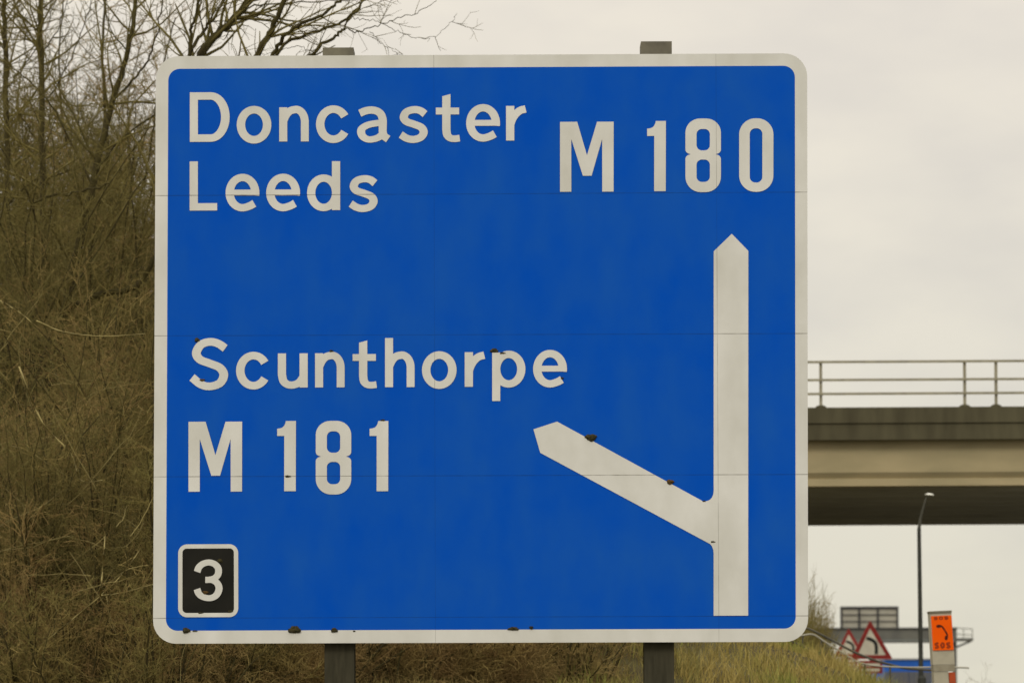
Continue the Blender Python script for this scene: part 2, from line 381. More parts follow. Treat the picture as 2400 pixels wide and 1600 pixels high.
sheet('route_number', union([mv(G_M, -870.6, 701.8), mv(G_1, -866.9, 702.0), mv(g8, -866.2, 707.4), mv(G_1, -650.3, 702.0)], [mv(q, -866.2, 707.4) for q in h8]), 0.008, M_white, sign)['label'] = 'white route number M 181'
stem_ = [(1714.9, 548.2), (1753.8, 588.2), (1753.4, 1441.6), (1672.4, 1441.9), (1672.6, 589.2)]
brch = [(1250.2, 1005.7), (1305.7, 987.6), (1645.9, 1173.2), (1651, 1174.3), (1657, 1173.6), (1663, 1171.0), (1668, 1166), (1671, 1160), (1672.4, 1152), (1682, 1152), (1682, 1300), (1672.4, 1297), (1671.6, 1288), (1668.6, 1279.5), (1664.4, 1274.2), (1266.1, 1060.6)]
sheet('route_arrow', union([stem_, brch]), 0.008, M_white, sign)['label'] = 'tall white ahead arrow with a branch slanting up to the left'
# junction number plate
PO = round_poly([(417.7, 1274.9), (558.4, 1274.3), (558.8, 1445.0), (417.7, 1445.6)], 21)
PI_ = round_poly([(427.7, 1284.8), (548.3, 1284.2), (548.6, 1435.2), (427.7, 1435.6)], 10)
plate = sheet('junction_plate', union([PI_]), 0.008, M_black, sign)
plate['label'] = 'small black plate with a white junction number 3'
sheet('plate_border', union([PO], [PI_]), 0.0082, M_white, plate)
three = stroke(cat_rom([(462.3, 1339.4), (466.5, 1328.5), (476, 1320.5), (489.7, 1317.2), (503, 1321), (511.6, 1331), (511.3, 1344.5), (503, 1354), (490, 1357.6), (481.4, 1357.6)]), 16.0, 14.0) + \
        stroke(cat_rom([(481.4, 1358.2), (497, 1358.6), (508, 1364.5), (513.6, 1376.5), (510, 1390), (501, 1398.2), (488.5, 1400.8), (474, 1397), (465.8, 1389.5), (462, 1379.4)]), 16.4, 14.0)
sheet('numeral', union(three), 0.012, M_white, plate)
# moss clumps and chips caught on the raised edges
M_moss = mat('dry_moss', (0.085, 0.070, 0.035), 1.0, 0.05, (0.035, 0.035, 0.018), 60.0, bump=1.0)
M_moss_b = mat('brown_lichen', (0.15, 0.085, 0.03), 1.0, 0.05, (0.07, 0.05, 0.02), 60.0, bump=1.0)
rs = random.Random(4)
def moss(px, py, rx, ry, m, off=0.008, name='moss_clump'):
    bm = bmesh.new(); bmesh.ops.create_icosphere(bm, subdivisions=3, radius=1.0)
    k = YS / F; ph = rs.random() * 9; ex = Q(px + 1, py) - Q(px, py); ez = Q(px, py - 1) - Q(px, py); c0 = Q(px, py, off)
    vs = []
    for v_ in bm.verts:
        q = v_.co; ang = math.atan2(q.z, q.x)
        g = 1 + 0.13 * math.sin(3 * ang + ph) + 0.08 * math.sin(7 * ang + 2 * ph) + 0.05 * rs.uniform(-1, 1)
        vs.append(c0 + ex * (q.x * rx * g) + ez * (q.z * ry * g) + SN * (-q.y * min(rx, ry) * k * 0.55 * g))
    fs = [[v_.index for v_ in f_.verts] for f_ in bm.faces]; bm.free()
    mesh(name, vs, fs, m, sign, smooth=True)
for a in ((462, 796.5, 6, 5, M_moss), (776.5, 822.5, 5, 2.6, M_moss), (1158, 821.5, 9.5, 5, M_moss), (1178, 827.5, 7, 2.2, M_moss), (1317.5, 886, 3.5, 2.6, M_moss), (897, 984.5, 6, 2, M_moss),
          (1385, 1025, 13.5, 8.5, M_moss), (1570.5, 1129, 8.5, 6, M_moss_b), (474, 890.5, 6.5, 2.8, M_moss_b), (436.5, 1476.5, 9, 6.5, M_moss), (457, 1477.5, 6, 1.6, M_moss),
          (690.5, 1475, 15, 8.5, M_moss), (783.5, 1476, 8, 5.5, M_moss), (830, 1478, 3, 1.5, M_moss), (1203, 1472.5, 13, 4.2, M_moss), (1245, 1470, 4.5, 4, M_moss),
          (515.5, 1313.5, 7, 4.6, M_moss), (481, 1388, 7, 4.2, M_moss_b), (470, 1435.5, 6, 2, M_moss), (540, 1432, 6, 3, M_moss), (675, 1116, 7, 2.6, M_moss), (1671, 1269.2, 5.5, 2.0, M_moss), (1650, 1174, 4, 1.6, M_moss)):
    moss(*a)
# posts: rolled steel H sections behind the boards
M_post = mat('weathered_galvanised_steel', (0.072, 0.066, 0.044), 0.9, 0.1, (0.048, 0.045, 0.030), 4.0, stretch=(6, 6, 1), metal=0.2)
M_lit_top = mat('grey_lit_post_top', (0.20, 0.185, 0.135), 0.7, 0.2, (0.12, 0.11, 0.085), 5.0)  # lighter tone paints full light onto the added post-top bands
for (xa, xb, yt, xb0, xb1) in ((757, 826.5, 111.5, 760, 829), (1505.5, 1575.5, 97, 1509, 1582)):
    pm = MB(); off = -0.09
    top = Q((xa + xb) / 2, yt, off); bot = Q((xb0 + xb1) / 2, 1590, off)
    ztop = top.z; cx_, cy_ = (top.x + bot.x) / 2, (top.y + bot.y) / 2
    g = height(cx_, cy_) - 0.3; w_ = 0.243
    for yo, d in ((0.0, 0.018), (0.24, 0.018)):
        pm.box((cx_, cy_ + yo, (ztop + g) / 2), (w_, d, ztop - g))
    pm.box((cx_, cy_ + 0.12, (ztop + g) / 2), (0.014, 0.222, ztop - g - 0.004))
    po = pm.build('post', M_post, sign)
    cm_ = MB(); cm_.box((cx_, cy_ + 0.12, ztop - 0.045), (w_ + 0.010, 0.272, 0.115)); cm_.build('lit_post_top', M_lit_top, po)

# ---------------------------------------------------------------- road bridge
YB = 82.0
def zb(y): return P(2150, y, YB).z
M_conc = mat('pale_concrete', (0.48, 0.40, 0.24), 0.9, 0.15, (0.36, 0.31, 0.185), 0.5, stretch=(1, 1, 3), bump=0.2, detail=8)
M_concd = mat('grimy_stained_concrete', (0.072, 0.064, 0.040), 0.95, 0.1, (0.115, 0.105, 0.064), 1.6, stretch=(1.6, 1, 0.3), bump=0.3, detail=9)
M_concs = mat('pale_concrete_soffit', (0.60, 0.59, 0.51), 0.95, 0.1, (0.50, 0.49, 0.43), 0.5)  # even pale concrete for the deck and the inner girders
M_rail = mat('galvanised_parapet_rail', (0.36, 0.33, 0.23), 0.6, 0.35, (0.27, 0.25, 0.18), 5.0, metal=0.2)
bx0, bx1 = -4.0, 46.0; GR = 0.0022                       # the deck climbs very slightly to the right
def bz(x, z): return z + GR * (x - 9.0)
def slab(mb, x0, x1, y0, y1, z0, z1):
    v = [(x_, y_, bz(x_, z_)) for x_ in (x0, x1) for y_ in (y0, y1) for z_ in (z0, z1)]
    mb.add(v, [(0, 1, 3, 2), (4, 6, 7, 5), (0, 4, 5, 1), (2, 3, 7, 6), (0, 2, 6, 4), (1, 5, 7, 3)])
z_top, z_mid, z_fb = zb(953), zb(988.5), zb(1029)
z_w, z_f0, z_f1 = P(2150, 1106, 82.34).z, P(2150, 1119, 82.25).z, P(2150, 1137, 82.25).z
bridge = empty('road_bridge', (9.0, 82.0, 0.0), 'concrete beam bridge crossing the motorway with a thin metal parapet', 'bridge')
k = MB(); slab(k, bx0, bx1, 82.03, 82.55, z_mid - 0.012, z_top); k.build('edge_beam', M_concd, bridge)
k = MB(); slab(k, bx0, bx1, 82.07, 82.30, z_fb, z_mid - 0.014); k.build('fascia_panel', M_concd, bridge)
k = MB(); slab(k, bx0, bx1, 82.552, 100.15, z_fb + 0.02, z_top - 0.12); slab(k, bx0, bx1, 100.152, 100.67, z_fb, z_top); k.build('deck', M_concs, bridge)
for i in range(10):
    y = (82.34 if i == 0 else 82.45) + i * 1.84; k = MB()
    pr = [(0.0, z_fb + 0.016), (0.0, z_w), (0.09, z_f0), (0.035, z_f0 - 0.012), (0.035, z_f1), (0.52, z_f1), (0.52, z_f0), (0.47, z_w), (0.43, z_fb + 0.016)]
    dz = (0, 0, 0.02, 0.045, 0.03, 0.06, 0.04, 0.06, 0.04, 0.03)[i]; pr = [(q, z - dz if z <= z_f0 else z) for q, z in pr]      # flanges shaped in uneven lower steps so front edges catch light
    a = [(bx0, y + q, bz(bx0, z)) for q, z in pr]; b = [(bx1, y + q, bz(bx1, z)) for q, z in pr]
    k.prism(a, b); k.build('girder', M_conc if i == 0 else M_concs, bridge)
for xx, nm in ((-3.4, 'abutment'), (45.0, 'abutment')):
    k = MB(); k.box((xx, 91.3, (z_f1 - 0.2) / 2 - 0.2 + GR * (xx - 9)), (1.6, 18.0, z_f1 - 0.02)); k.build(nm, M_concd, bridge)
for yy in (84.5, 91.0, 97.5):
    k = MB(); k.tube([(31.0, yy, -0.3), (31.0, yy, z_f1 - 0.62)], 0.42, 20); k.build('pier', M_conc, bridge)
k = MB(); k.box((31.0, 91.0, z_f1 - 0.30 + GR * 22), (1.0, 17.2, 0.56)); k.build('crosshead', M_conc, bridge)
par = []
xp = [1924.5 - 337 * i for i in range(1, 4)] + [1924.5, 2262, 2335.5] + [2335.5 + 337 * i for i in range(1, 11)]
z_rails = [P(1924.5, q, 82.3).z - GR * (P(1924.5, q, 82.3).x - 9) for q in (848.3, 890.5, 923)]
for px in xp:
    p = P(px, 953, 82.3); zt = bz(p.x, z_top)
    k = MB(); k.bar((p.x, 82.36, zt + 0.02), (p.x, 82.36, bz(p.x, z_rails[0])), 0.062, 0.07)
    po = k.build('parapet_post', M_rail, bridge)
    k = MB(); k.tube([(p.x, 82.36, zt - 0.01), (p.x, 82.36, zt + 0.045), (p.x, 82.36, zt + 0.075)], [0.13, 0.12, 0.06], 12); k.build('base_flange', M_concd, po)
for zr in z_rails:
    k = MB(); x0_, x1_ = P(xp[2], 953, 82.3).x - 1.5, P(xp[-1], 953, 82.3).x + 1
    k.bar((x0_, 82.29, bz(x0_, zr)), (x1_, 82.29, bz(x1_, zr)), 0.05, 0.052); k.build('parapet_rail', M_rail, bridge)

# ---------------------------------------------------------------- lamp post by the bridge
M_dkpost = mat('dark_painted_steel', (0.030, 0.032, 0.026), 0.6, 0.3, (0.05, 0.052, 0.042), 6.0)
YL = 77.0
lt, lb = P(2154, 1236, YL), P(2158.6, 1588, YL)
gz = height(lb.x, YL) - 0.1
lamp = empty('street_lamp', (lb.x, YL, gz), 'tall thin dark lamp post standing just in front of the bridge', 'lamp post')
k = MB(); k.tube([(lb.x, YL, lb.z), (lt.x, YL, lt.z)], [0.05, 0.04], 14); k.build('shaft', M_dkpost, lamp)
k = MB(); k.tube([(lb.x + 0.02, YL, gz), (lb.x + 0.02, YL, lb.z), (lb.x + 0.01, YL, lb.z + 0.06)], [0.085, 0.085, 0.05], 14); k.build('base_compartment', M_dkpost, lamp)
hd = P(2177, 1160, YL)
k = MB(); k.tube([(lt.x, YL, lt.z - 0.02), (lt.x + 0.03, YL, lt.z + 0.20), (hd.x - 0.06, YL - 0.05, hd.z - 0.05)], [0.036, 0.026, 0.018], 10); k.build('arm', mat('grey_painted_arm', (0.085, 0.083, 0.066), 0.7, 0.2), lamp)
M_lens = mat('pale_lamp_bowl', (0.8, 0.8, 0.72), 0.15, 0.6)
k = MB(); k.tube([(hd.x - 0.08, YL - 0.02, hd.z + 0.012), (hd.x - 0.03, YL - 0.05, hd.z + 0.02), (hd.x + 0.05, YL - 0.08, hd.z + 0.01), (hd.x + 0.09, YL - 0.1, hd.z - 0.005)], [0.010, 0.024, 0.022, 0.008], 12); k.build('lantern', M_lens, lamp)

# ---------------------------------------------------------------- emergency phone
YP = 49.0
M_orange = mat('fluorescent_orange_panel', (1.0, 0.135, 0.003), 0.6, 0.06, (0.96, 0.115, 0.003), 2.5)
M_grp = mat('off_white_plastic_housing', (0.50, 0.465, 0.36), 0.6, 0.3, (0.42, 0.39, 0.30), 6.0)
M_grpd = mat('grubby_plastic_seam', (0.20, 0.18, 0.13), 0.7, 0.2)
M_ink = mat('worn_dark_print', (0.28, 0.035, 0.004), 0.6, 0.2, (0.40, 0.045, 0.004), 30.0)
M_hset = mat('dark_printed_handset', (0.075, 0.012, 0.004), 0.6, 0.2)
TLp, TRp, BLp, BRp = (2179.5, 1432.4), (2229.6, 1430.2), (2191.5, 1640.0), (2243.5, 1640.0)
def PH(u, v, off=0.0):
    """u across, v down the leaning phone pillar (0..1)"""
    a = P(*TLp, YP); b = P(*TRp, YP); c_ = P(*BLp, YP); d = P(*BRp, YP)
    p = (a * (1 - u) + b * u) * (1 - v) + (c_ * (1 - u) + d * u) * v
    return p - Vector((0, off, 0))
def vof(y): return (y - 1431.3) / (1640.0 - 1431.3)
pb = PH(0.5, 1.0); pgz = height(pb.x, YP) - 0.05
phone = empty('emergency_phone', (pb.x, YP + 0.14, pgz), 'leaning off-white roadside phone pillar with bright orange handset panel', 'emergency phone')
def pslab(mb, u0, u1, v0, v1, o0, o1):
    fr = [PH(u0, v0, o0), PH(u1, v0, o0), PH(u1, v1, o0), PH(u0, v1, o0)]
    mb.prism(fr, [q + Vector((0, o0 - o1, 0)) for q in fr])
k = MB(); pslab(k, 0.0, 1.0, 0.022, vof(1556), 0.0, -0.28); k.build('housing', M_grp, phone)
k = MB(); pslab(k, -0.015, 1.015, -0.004, 0.020, 0.012, -0.30); k.build('lid', M_grpd, phone)
k = MB(); pslab(k, 0.01, 0.99, vof(1556.6), vof(1572), 0.006, -0.28); k.build('collar', mat('grubby_plastic_collar', (0.36, 0.33, 0.25), 0.7, 0.2, (0.28, 0.25, 0.18), 8.0), phone)
k = MB(); pslab(k, 0.02, 0.68, vof(1572.6), 1.0, -0.004, -0.26)
q0 = PH(0.02, 1.0, -0.004); q1 = PH(0.68, 1.0, -0.004)
k.box(((q0.x + q1.x) / 2, YP + 0.134, (q0.z + pgz) / 2 - 0.003), (q1.x - q0.x, 0.24, q0.z - pgz)); k.build('pillar', M_grp, phone)
k = MB(); pslab(k, 0.70, 0.99, vof(1574.5), 1.0, 0.0, -0.26); k.build('side_stripe', mat('faded_orange_plastic', (0.50, 0.075, 0.018), 0.6, 0.3, (0.40, 0.07, 0.02), 8.0), phone)
k = MB(); pslab(k, 0.035, 0.985, vof(1442), vof(1522.6), 0.014, 0.001); opan = k.build('handset_panel', M_orange, phone)
def plane_text(name, solids, holes, fn, m, parent):
    v, f = union(solids, holes); return mesh(name, [fn(a.x, a.y) for a in v], f, m, parent)
def onphone(x, y):      # photo px on the phone face
    tl = 2181.7 + (y - 1442) * 0.066; return PH((x - tl + 1.9) / 49.5, vof(y), 0.0165)
hset = stroke(cat_rom([(2200, 1464.5), (2207, 1467.5), (2213, 1476), (2218.5, 1486), (2219, 1493)]), 3.6, 3.6) + [arc(2199.5, 1466.3, 6.0, 3.8, 0, 350, 14)[:-1], arc(2216.8, 1494, 3.6, 5.6, 0, 350, 14)[:-1]]
plane_text('handset_symbol', hset, [], onphone, M_hset, opan)
def SOS(x0, y0, w, h, t):
    lw = w / 3.5; sol = []
    for i, ch in enumerate('SOS'):
        cx_ = x0 + lw * (0.5 + 1.25 * i); a = lw / 2 - t / 2; b = h / 2 - t / 2; cy_ = y0 + h / 2
        if ch == 'O': sol += stroke(arc(cx_, cy_, a, b, 0, 375, 20), t, t)
        else: sol += stroke(cat_rom([(cx_ + a, cy_ - b * 0.6), (cx_ + a * 0.4, cy_ - b), (cx_ - a * 0.6, cy_ - b * 0.9), (cx_ - a, cy_ - b * 0.5), (cx_, cy_), (cx_ + a, cy_ + b * 0.5), (cx_ + a * 0.5, cy_ + b * 0.95), (cx_ - a * 0.5, cy_ + b), (cx_ - a, cy_ + b * 0.6)]), t, t)
    return sol
plane_text('lettering', SOS(2190, 1503.5, 37, 15.5, 4.4), [], onphone, M_ink, opan)
plane_text('lettering', SOS(2187.5, 1443.6, 34, 8.0, 2.4), [], onphone, M_ink, opan)

# ---------------------------------------------------------------- the two bend signs beyond the bridge
M_red = mat('faded_red_sheeting', (0.27, 0.022, 0.018), 0.55, 0.25, (0.20, 0.020, 0.016), 3.0)
M_wht = mat('white_sheeting', (0.62, 0.58, 0.47), 0.55, 0.25, (0.52, 0.49, 0.40), 2.0)
M_blk = mat('black_sheeting', (0.02, 0.022, 0.02), 0.55, 0.25)
M_gal = mat('dull_galvanised_steel', (0.20, 0.19, 0.16), 0.6, 0.3, (0.15, 0.145, 0.125), 6.0)
def bend_sign(ax, ay, sc, Y, label, plate_y):
    def U(x, y, off=0.0):        # coordinates of the near sign's photo pixels, apex at (2038.7, 1454.2)
        q = P(ax + (x - 2038.7) * sc, ay + (y - 1454.2) * sc, Y); q.y -= off; return q
    c0 = U(2041, 1540); g = height(c0.x, Y + 0.05) - 0.2
    o = empty('warning_sign', (c0.x, Y, g), label, 'warning sign', 'red triangle bend signs beyond the bridge')
    def tri(k_):                  # rounded triangle, inset k_ px
        A, B, C_ = Vector((2039.0, 1451.5 + k_ * 2.05)), Vector((2092.5 - k_ * 1.72, 1543.5 - k_)), Vector((1993.5 + k_ * 1.72, 1543.5 - k_))
        out = []
        for p, a, b in ((A, C_, B), (B, A, C_), (C_, B, A)):
            r_ = 6.0 if k_ == 0 else 2.0; u = p + (a - p).normalized() * r_; w = p + (b - p).normalized() * r_
            for t in (0, .25, .5, .75, 1): out.append((1 - t) ** 2 * u + 2 * t * (1 - t) * p + t * t * w)
        return out
    T0, T1 = tri(0), tri(9.5)
    k = MB(); k.prism([U(*a, 0.0) for a in T0], [U(*a, -0.012) for a in T0]); k.build('plate', M_wht, o)
    v, f = union([T0], [T1]); mesh('red_border', [U(a.x, a.y, 0.006) for a in v], f, M_red, o)
    v, f = union(stroke(cat_rom([(2053.5, 1532), (2054, 1518), (2051.8, 1506), (2044, 1499), (2031, 1494)]), 8.0, 8.0)); mesh('bend_symbol', [U(a.x, a.y, 0.006) for a in v], f, M_blk, o)
    # red and white plate under the triangle
    R0 = [(2012, plate_y), (2068, plate_y), (2068, plate_y + 30), (2012, plate_y + 30)]
    k = MB(); k.prism([U(*a, 0.0) for a in R0], [U(*a, -0.012) for a in R0]); sp_ = k.build('sub_plate', M_wht, o)
    v, f = union([rect(2012, plate_y, 2068, plate_y + 30)], [rect(2018, plate_y + 6, 2062, plate_y + 13), rect(2018, plate_y + 18, 2062, plate_y + 25)])
    mesh('red_stripes', [U(a.x, a.y, 0.006) for a in v], f, M_red, sp_)
    k = MB(); tp = U(2040, 1470); k.tube([(c0.x, Y + 0.06, g), (c0.x, Y + 0.06, tp.z)], 0.045, 12); k.build('post', M_gal, o)
bend_sign(2038.7, 1454.2, 1.0, 114.0, 'red bordered triangle sign with a black left bend arrow, the larger and nearer one', 1547)
bend_sign(1988.8, 1472.5, 0.74, 157.0, 'red bordered triangle bend sign, the smaller one half hidden behind its neighbour', 1546)

# ---------------------------------------------------------------- far gantry
YG = 315.0
M_gan = mat('grey_painted_gantry_steel', (0.155, 0.155, 0.135), 0.7, 0.25, (0.12, 0.12, 0.11), 0.8)
M_gand = mat('dark_gantry_steel', (0.05, 0.05, 0.052), 0.7, 0.25)
M_ganp = mat('pale_sign_back', (0.42, 0.40, 0.335), 0.6, 0.3, (0.35, 0.335, 0.28), 0.8)
gl, gr = P(1560, 1472, YG), P(2240, 1472, YG); gb = P(2240, 1505, YG).z; gt = P(2100, 1474, YG).z
gan = empty('sign_gantry', ((gl.x + gr.x) / 2, YG, 0.0), 'far grey gantry spanning the carriageway with a framed sign back on top', 'gantry')
k = MB(); k.box(((gl.x + gr.x) / 2, YG, (gt + gb) / 2), (gr.x - gl.x, 1.3, gt - gb)); k.build('beam', M_gan, gan)
k = MB(); k.box(((gl.x + gr.x) / 2, YG - 0.02, gt + 0.075), (gr.x - gl.x + 0.1, 1.5, 0.14)); k.build('top_walkway', M_gand, gan)
k = MB(); k.box(((gl.x + gr.x) / 2, YG - 0.655, gb + 0.20), (gr.x - gl.x - 0.4, 0.05, 0.10)); k.build('lower_flange', mat('blue_grey_steel', (0.19, 0.215, 0.205), 0.6, 0.3), gan)
for q in (gl.x + 0.2, gr.x - 0.12):
    k = MB(); k.box((q, YG, gt / 2 - 0.1), (0.34, 0.5, gt)); k.build('leg', M_gan, gan)
p0, p1 = P(1968.5, 1421.5, YG), P(2105, 1473, YG)
k = MB(); k.box(((p0.x + p1.x) / 2, YG - 0.20, (p0.z + p1.z) / 2), (p1.x - p0.x, 0.06, p0.z - p1.z)); sb = k.build('sign_back', M_ganp, gan)
k = MB(); ww = p1.x - p0.x; hh = p0.z - p1.z
for i in range(4): k.box((p0.x + ww * (0.018, 0.325, 0.645, 0.985)[i], YG - 0.29, (p0.z + p1.z) / 2), (0.17, 0.10, hh))
for j, t in ((0.045, 0.24), (0.36, 0.085), (0.66, 0.085)): k.box(((p0.x + p1.x) / 2, YG - 0.28, p0.z - hh * j), (ww, 0.06, t))
k.build('frame', M_gand, sb)
c0, c1 = P(2240, 1498, YG), P(2279, 1498, YG)
k = MB(); k.box(((c0.x + c1.x) / 2, YG, c0.z), (c1.x - c0.x, 1.2, 0.26)); k.bar(P(2240, 1516, YG), P(2276, 1501, YG), 0.2, 0.16); plt = k.build('platform', M_gan, gan)
k = MB()
for y in (1471.5, 1486): k.bar(P(2240, y - 1, YG - .5), P(2280, y + 1.5, YG - .5), 0.07, 0.07)
for x_ in (2258, 2279): k.bar(P(x_, 1498, YG - .5), P(x_, 1472, YG - .5), 0.06, 0.06)
k.build('guard_rail', M_gal, plt)

# ---------------------------------------------------------------- lorry on the motorway
YT = 198.0
M_lb = mat('blue_curtain_side', (0.016, 0.10, 0.45), 0.5, 0.2, (0.020, 0.12, 0.48), 0.8)
M_lg = mat('grubby_grey_doors', (0.085, 0.10, 0.135), 0.7, 0.3, (0.12, 0.115, 0.115), 0.6)
M_tyre = mat('tyre_rubber', (0.015, 0.015, 0.015), 0.9, 0.2)
M_lamp = mat('red_lamp_lens', (0.35, 0.01, 0.01), 0.3, 0.5)
M_tarp = mat('pale_grey_roof_edge', (0.33, 0.34, 0.33), 0.6, 0.3)
a, b = P(2074, 1548, YT), P(2185.5, 1543, YT); wL = b.x - a.x; cxL = (a.x + b.x) / 2; zT = b.z
lorry = empty('lorry', (cxL, YT + 6, 0.0), 'distant blue box lorry seen from behind under the gantry', 'lorry')
z_split = P(2130, 1573, YT).z
k = MB(); k.box((cxL, YT + 6.8, (zT + 1.15) / 2), (wL, 13.4, zT - 1.15)); k.build('trailer_body', M_lb, lorry)
k = MB(); k.box((cxL, YT + 6.75, zT + 0.0), (wL + 0.04, 13.5, 0.07)); k.build('roof_edge', M_tarp, lorry)
for s_ in (-1, 1):
    k = MB(); k.box((cxL + s_ * wL / 4, YT + 0.06, (z_split + 1.2) / 2), (wL / 2 - 0.03, 0.07, z_split - 1.2)); dr = k.build('rear_door', M_lg, lorry)
    k = MB()
    for q in (0.32, 0.68): k.box((cxL + s_ * wL / 2 * q, YT + 0.005, (z_split + 1.2) / 2), (0.04, 0.03, z_split - 1.3))
    k.build('locking_bar', M_gal, dr)
    k = MB(); k.box((cxL + s_ * (wL / 2 - 0.3), YT + 0.03, 0.95), (0.4, 0.06, 0.14)); k.build('rear_light', M_lamp, lorry)
k = MB(); k.box((cxL, YT + 0.3, 0.62), (wL - 0.1, 0.12, 0.14)); k.build('bumper', M_gal, lorry)
k = MB(); k.box((cxL, YT + 6.6, 0.99), (1.1, 12.8, 0.24)); k.build('chassis', M_gand, lorry)
for s_ in (-1, 1):
    for yy in (2.2, 3.5, 4.8, 11.0, 14.3):
        k = MB(); xw = cxL + s_ * (wL / 2 - 0.25); k.tube([(xw - 0.19, YT + yy, 0.51), (xw + 0.19, YT + yy, 0.51)], 0.5, 20); k.build('wheel', M_tyre, lorry)
k = MB(); k.box((cxL, YT + 14.6, 1.95), (2.4, 1.9, 2.7)); k.build('cab', M_lb, lorry)

# ---------------------------------------------------------------- handrail down the bank
YR = 57.0
M_hr = mat('bright_galvanised_tube', (0.42, 0.40, 0.33), 0.5, 0.4, (0.33, 0.31, 0.25), 8.0, metal=0.25)
M_hrd = mat('dark_weathered_tube', (0.10, 0.09, 0.065), 0.7, 0.25, (0.07, 0.065, 0.05), 8.0)
h0 = P(2010, 1600, YR)
hand = empty('handrail', (h0.x, YR, height(h0.x, YR)), 'thin metal tube handrail sloping down the grass bank past the triangle signs', 'handrail')
lo_ = cat_rom([(1800, 1488.5), (1872, 1488.5), (1905, 1486), (1930, 1501), (1968, 1524), (2008, 1549), (2040, 1557.5), (2075, 1561), (2140, 1563), (2200, 1562.5), (2262, 1563.5), (2271, 1565)], 5)
k = MB(); k.tube([P(q.x, q.y, YR) for q in lo_], 0.0135, 8); k.build('rail', M_hr, hand)
up_ = cat_rom([(1800, 1440), (1890, 1470.5), (1945, 1497), (2000, 1526), (2050, 1546), (2085, 1556), (2130, 1566), (2200, 1570)], 5)
k = MB(); k.tube([P(q.x, q.y, YR + 1.1) for q in up_], 0.019, 8); k.build('rail', M_hrd, hand)
lw = cat_rom([(1850, 1500), (1898, 1520), (1935, 1538), (1985, 1565)], 5)
k = MB(); k.tube([P(q.x, q.y, YR) for q in lw], 0.013, 8); k.build('rail', M_hrd, hand)
for i in (6, 14, 22, 28, 36, 44):
    q = lo_[min(i, len(lo_) - 1)]; p = P(q.x, q.y, YR); k = MB(); k.tube([(p.x, YR, height(p.x, YR) - 0.2), p], 0.016, 8); k.build('rail_post', M_hrd, hand)

# ---------------------------------------------------------------- vegetation
class Twigs:
    """many thin tapered tubes gathered in numpy blocks"""
    def __init__(s): s.v = []; s.f = []; s.n = 0
    def tube(s, pts, rads, sides):
        p = np.asarray(pts, float); m = len(p)
        t = np.empty_like(p); t[1:-1] = p[2:] - p[:-2]; t[0] = p[1] - p[0]; t[-1] = p[-1] - p[-2]
        t /= np.linalg.norm(t, axis=1)[:, None] + 1e-9
        up = np.where(np.abs(t[:, 2:3]) < 0.9, np.array([[0, 0, 1.0]]), np.array([[0, 1.0, 0]]))
        a = np.cross(t, up); a /= np.linalg.norm(a, axis=1)[:, None] + 1e-9; b = np.cross(a, t)
        an = np.arange(sides) * 2 * np.pi / sides; r_ = np.asarray(rads, float)[:, None, None]
        ring = p[:, None, :] + r_ * (np.cos(an)[None, :, None] * a[:, None, :] + np.sin(an)[None, :, None] * b[:, None, :])
        s.v.append(ring.reshape(-1, 3))
        i = np.arange(m - 1)[:, None] * sides + np.arange(sides)[None, :]; j = np.arange(m - 1)[:, None] * sides + (np.arange(sides)[None, :] + 1) % sides
        s.f.append((np.stack([i, j, j + sides, i + sides], -1).reshape(-1, 4)) + s.n); s.n += m * sides
    def build(s, name, m, parent, smooth=True):
        V = np.concatenate(s.v); Fc = np.concatenate(s.f); V = V - np.array(origin(parent))
        me = bpy.data.meshes.new(name); me.vertices.add(len(V)); me.vertices.foreach_set('co', V.ravel())
        me.loops.add(Fc.size); me.loops.foreach_set('vertex_index', Fc.ravel().astype(np.int32))
        me.polygons.add(len(Fc)); me.polygons.foreach_set('loop_start', np.arange(0, Fc.size, 4, dtype=np.int32))
        me.polygons.foreach_set('loop_total', np.full(len(Fc), 4, dtype=np.int32))
        if smooth: me.polygons.foreach_set('use_smooth', np.ones(len(Fc), dtype=bool))
        me.materials.append(m); me.update(calc_edges=True)
        o = bpy.data.objects.new(name, me); COL.objects.link(o); o.parent = parent; return o
def wander(rng, p, d, length, n, curl, lift):
    pts = [np.array(p, float)]; d = np.array(d, float); st = length / n
    for i in range(n):
        d = d + rng.normal(0, curl, 3) + np.array([0, 0, lift]); d /= np.linalg.norm(d) + 1e-9
        pts.append(pts[-1] + d * st)
    return pts
def side_dir(rng, t, ang):
    t = t / (np.linalg.norm(t) + 1e-9); r_ = rng.normal(0, 1, 3); r_ -= t * r_.dot(t); r_ /= np.linalg.norm(r_) + 1e-9
    return t * math.cos(ang) + r_ * math.sin(ang)
def sprout(rng, T, pts, r0, length, level, cfg):
    """side branches along a branch; cfg[level] = (count per metre, length ratio, angle, curl, lift, min radius)"""
    if level >= len(cfg): return
    per, ratio, ang, curl, lift, rmin = cfg[level]
    n = rng.poisson(per * length); m = len(pts) - 1
    for _ in range(n):
        u = rng.uniform(0.12, 1.0) * m; i = min(int(u), m - 1); w = u - i
        p = pts[i] * (1 - w) + pts[i + 1] * w; t = pts[i + 1] - pts[i]
        L_ = length * ratio * rng.uniform(0.55, 1.25) * (1.15 - 0.55 * u / m)
        L_ = max(L_, 0.12); d = side_dir(rng, t, ang * rng.uniform(0.6, 1.3))
        k_ = 5 if level == 0 else 4 if level == 1 else 3
        q = wander(rng, p, d, L_, k_, curl, lift)
        ra = max(rmin, r0 * 0.55 * (1 - 0.5 * u / m)); T.tube(q, np.linspace(ra, max(rmin * 0.55, ra * 0.35), k_ + 1), 4 if ra > 0.012 else 3)
        sprout(rng, T, q, ra, L_, level + 1, cfg)
